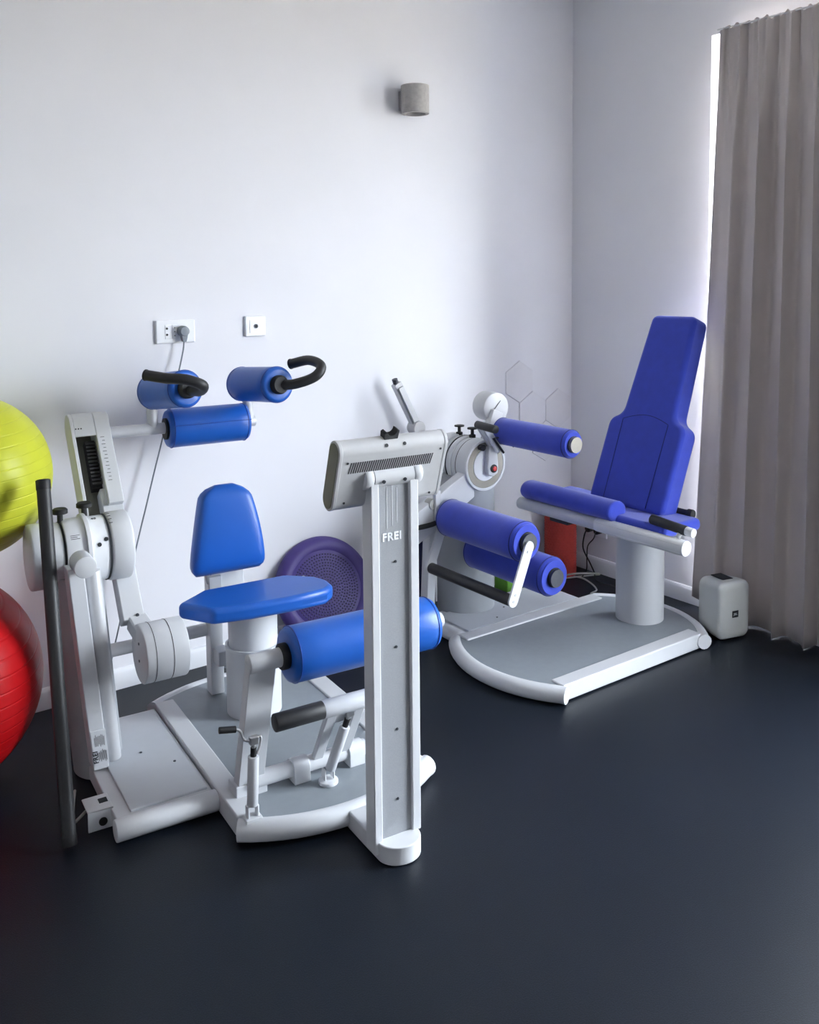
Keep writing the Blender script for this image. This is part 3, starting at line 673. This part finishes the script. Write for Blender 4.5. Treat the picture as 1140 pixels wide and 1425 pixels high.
B().cyl((.31, .60, .535), (.545, .60, .535), .012, seg=16).cyl((.535, .60, .535), (.56, .60, .535), .017, seg=20, bev=.003).build('adjust_knob', 'rubber', MR)

# ------------------------------------------------------------------ balls and small gear
o = B().sphere((0, 0, 0), .309, 64, 40).build('exercise_ball', 'redball'); o.location = (-2.936, -.311, .309); o.rotation_euler = (.3, .25, 0)
tag(o, 'big glossy red exercise ball on the floor', 'exercise ball', 'exercise balls by the wall')
o = B().sphere((0, 0, 0), .241, 64, 40).build('exercise_ball', 'yellowball'); o.location = (-2.798, -.243, .868); o.rotation_euler = (.05, -.04, 0)
tag(o, 'yellow-green exercise ball stacked above the red ball', 'exercise ball', 'exercise balls by the wall')
def Lw(x, y, z): return Matrix.Rotation(math.radians(-5.5), 3, 'Z') @ V((x, y, z)) + V((-2.34, -.95, 0))
p0, p1 = Lw(-.376, .075, .012), Lw(-.352, .395, .885)
t = thing('training_bar', p0, 0, 'long black padded bar leaning against the white machine drum', 'exercise bar')
q = p1-p0; d = q.normalized()
B().cyl(V((0, 0, 0)), q, .0185, seg=28).build('bar_tube', 'black', t)
for a_, b_ in ((0, .02), (q.length-.025, q.length)): B().cyl(d*a_, d*(b_+.003), .0197, bev=.002, seg=28).build('end_cap', 'rubber', t)
# purple balance disc
t = thing('balance_cushion', (-1.49, -.128, .004), 0, 'round purple studded balance cushion leaning on the wall behind the blue seat', 'balance cushion')
dn = V((-.12, -.93, .34)).normalized(); du, dw, _ = ortho(dn); dc = V((0, .045, .205))
bd = B().lathe([(0, -.03), (.12, -.034), (.18, -.03), (.203, -.012), (.207, 0), (.203, .012), (.185, .028), (.16, .030), (.150, .024), (.145, .026), (0, .040)], dc, dn, 64).build('cushion_body', 'purple', t, ang=50)
st = B()
for k_ in range(1, 13):
    n_ = 6*k_
    for i in range(n_):
        a_ = 2*math.pi*i/n_+k_*.2; r_ = .0112*k_; h_ = .026+(.014)*(1-r_/.145)
        st.lathe([(.0042, -.001), (.0036, .0024), (0, .0034)], dc+(du*math.cos(a_)+dw*math.sin(a_))*r_+dn*h_, dn, 6)
st = st.build('studs', 'purple2', bd); st['kind'] = 'stuff'
pv = dc+(-du*.0)+V((-.105, 0, .10)); B().cyl(dc+V((-.118, -.04, .082)), dc+V((-.118, -.05, .086)), .006, seg=12).build('valve', 'wcable', bd)
# foam rollers near the corner
t = thing('foam_roller', (-.168, -.092, 0), 0, 'red textured foam roller standing upright under the blue seat near the corner', 'foam roller')
B().ring((0, 0, .003), (0, 0, .34), .075, .03, 40).build('roller_body', 'foam', t, bev=.006)
st = B()
for j in range(24):
    for i in range(30):
        a_ = 2*math.pi*(i+.5*(j % 2))/30; st.lathe([(.004, 0), (.0025, .002), (0, .0022)], (.0748*math.cos(a_), .0748*math.sin(a_), .02+j*.0128), (math.cos(a_), math.sin(a_), 0), 5)
st = st.build('studs', 'foam', t); st['kind'] = 'stuff'
t = thing('foam_roller', (-.565, -.085, 0), 0, 'dark navy foam roller standing behind the grey machine tower', 'foam roller')
B().ring((0, 0, .003), (0, 0,   .45), .045, .02, 36).build('roller_body', 'navy', t, bev=.006)
t.location = (-.962, -.056, 0)
o = B().rbox((-.075, -.04, 0), (.075, .04, .11)).build('foam_block', 'green', None, bev=.008, seg=3); o.location = (-.482, -.085, .001); o.rotation_euler = (0, 0, .1)
tag(o, 'bright green foam block on the floor behind the leg rollers', 'foam block')
# sockets and cables by the right wall
t = thing('wall_socket', (0, -.18, .215), 0, 'low white wall socket with dark plugs behind the seat pillar', 'wall socket')
B().box((-.005, 0, 0), (.010, .12, .075)).build('cover_plate', 'plastic', t, bev=.003)
for y in (.03, -.025): B().cyl((-.01, y, 0), (-.045, y, 0), .017, bev=.003, seg=20).build('plug_body', 'rubber', t)
B().tube([(-.045, .03, 0), (-.065, .03, -.03), (-.05, .05, -.10), (-.055, -.0, -.16), (-.08, -.05, -.19), (-.12, -.10, -.208), (-.10, -.2, -.211)], .0035, 8).build('plug_cable', 'bcable', t)
B().tube([(-.045, -.025, 0), (-.065, -.03, -.03), (-.05, .02, -.08), (-.045, .03, -.14), (-.07, .01, -.195), (-.14, -.02, -.211)], .003, 8).build('plug_cable', 'bcable', t)
o = B().tube([(-.33, -.07, .005), (-.27, -.12, .005), (-.19, -.16, .006), (-.10, -.20, .008), (-.09, -.27, .03), (-.15, -.28, .05), (-.21, -.22, .045), (-.23, -.16, .02), (-.19, -.13, .006), (-.14, -.19, .006), (-.16, -.28, .005),
              (-.21, -.36, .005), (-.27, -.38, .005), (-.24, -.44, .005)], .004, 8).build('floor_cable', 'wcable')
tag(o, 'pale looped cable lying on the dark floor under the seat', 'cable')
# speaker
t = thing('loudspeaker', (-.195, -1.01, 0), math.radians(-104), 'small white loudspeaker on the floor in front of the curtain', 'loudspeaker')
def rrect(w, h, r, k=6):
    return [(sx*(w/2-r)+r*math.cos(a0+math.pi/2*i/k), sy*(h/2-r)+r*math.sin(a0+math.pi/2*i/k)) for sx, sy, a0 in ((1, 1, 0), (-1, 1, math.pi/2), (-1, -1, math.pi), (1, -1, 1.5*math.pi)) for i in range(k+1)]
# local +x = out of the front grille
def spsec(x, w, h, r): return [(x, p[0], .118+p[1]) for p in rrect(w, h, r)]
sh = B().loft([spsec(-.075, .11, .19, .03), spsec(-.07, .122, .205, .03), spsec(.02, .150, .226, .028), spsec(.055, .152, .228, .028)]).build('speaker_shell', 'spk', t, bev=.003)
gr = B().loft([spsec(.0545, .150, .226, .028), spsec(.060, .147, .223, .028), spsec(.066, .136, .21, .026), spsec(.069, .10, .17, .02)]).build('speaker_grille', 'spk', t, ang=50)
bg_ = B().box((.0695, .0, .105), (.002, .030, .027)).build('badge', 'ink', gr, bev=.001)
text('lettering', 'JBL', .013, (.0707, 0, .105), Y, Z, 'wink', bg_, .0003)
B().box((-.01, 0, .2315), (.07, .05, .003)).build('top_slot', 'dark', sh)
B().box((0, 0, .003), (.10, .10, .006)).build('rubber_feet', 'rubber', t)

# ------------------------------------------------------------------ curtain
def curtain(name, ya, yb, xa, n, amp, seed, label, flare=0.0, zb=.004, zt=2.405):
    rnd = random.Random(seed); y0 = (ya+yb)/2; t = thing(name, (xa, y0, 0), 0, label, 'curtain')
    cols = n*18; rows = 60
    ph = [rnd.uniform(-.5, .5) for _ in range(n+2)]; am = [rnd.uniform(.55, 1.3) for _ in range(n+2)]; am[0] = .25
    b = B(); G = []
    for j in range(rows+1):
        q = (j/rows)**1.35; zz = zt; row = []
        hf = min(1, max(0, (q-.015)/.22)); hf = hf*hf*(3-2*hf)
        for i in range(cols+1):
            s = i/cols; u = s*n; k = int(min(u, n-1e-6)); w = u-k; w = w*w*(3-2*w)
            a = am[k]*(1-w)+am[k+1]*w; p_ = ph[k]*(1-w)+ph[k+1]*w
            fold = math.sin(2*math.pi*(u+p_*.6*q)+.5)+.28*math.sin(4*math.pi*u+p_*3+2*q)
            fine = math.sin(2*math.pi*u*2.6+seed)+.6*math.sin(2*math.pi*u*4.1)
            x = amp*a*fold*(.25+.75*hf)+.008*fine*(1-hf)+q*(.052+.013*max(0, min(1, (s-.35)*3)))
            y = ya+(yb-ya)*s+.016*math.sin(2*math.pi*u+1.2)*hf*a+flare*(1-s)**2*q**1.2
            lo = zb+.055*(1-s)**6
            z = zt+(lo-zt)*q+.010*math.sin(2*math.pi*u*2.6+seed)*max(0, 1-q/.02)
            row.append(b.bm.verts.new((x, y-y0, z)))
        G.append(row)
    for j in range(rows):
        for i in range(cols): b.face([G[j][i], G[j][i+1], G[j+1][i+1], G[j+1][i]])
    hem = [[v.co.copy() for v in G[k]] for k in (12, rows-1)]
    o = b.build('curtain_cloth', 'curtain', t, ang=80)
    md = o.modifiers.new('sol', 'SOLIDIFY'); md.thickness = .003
    return t
curtain('curtain', -.895, -1.56, -.115, 6, .032, 3, 'taupe grey curtain hanging in folds at the window by the corner', flare=.125)
o = B().cyl((-.115, -1.75, 2.402), (-.115, -.885, 2.402), .004, seg=10).build('curtain_wire', 'chrome')
tag(o, 'thin metal curtain wire above the window opening', 'curtain rail')
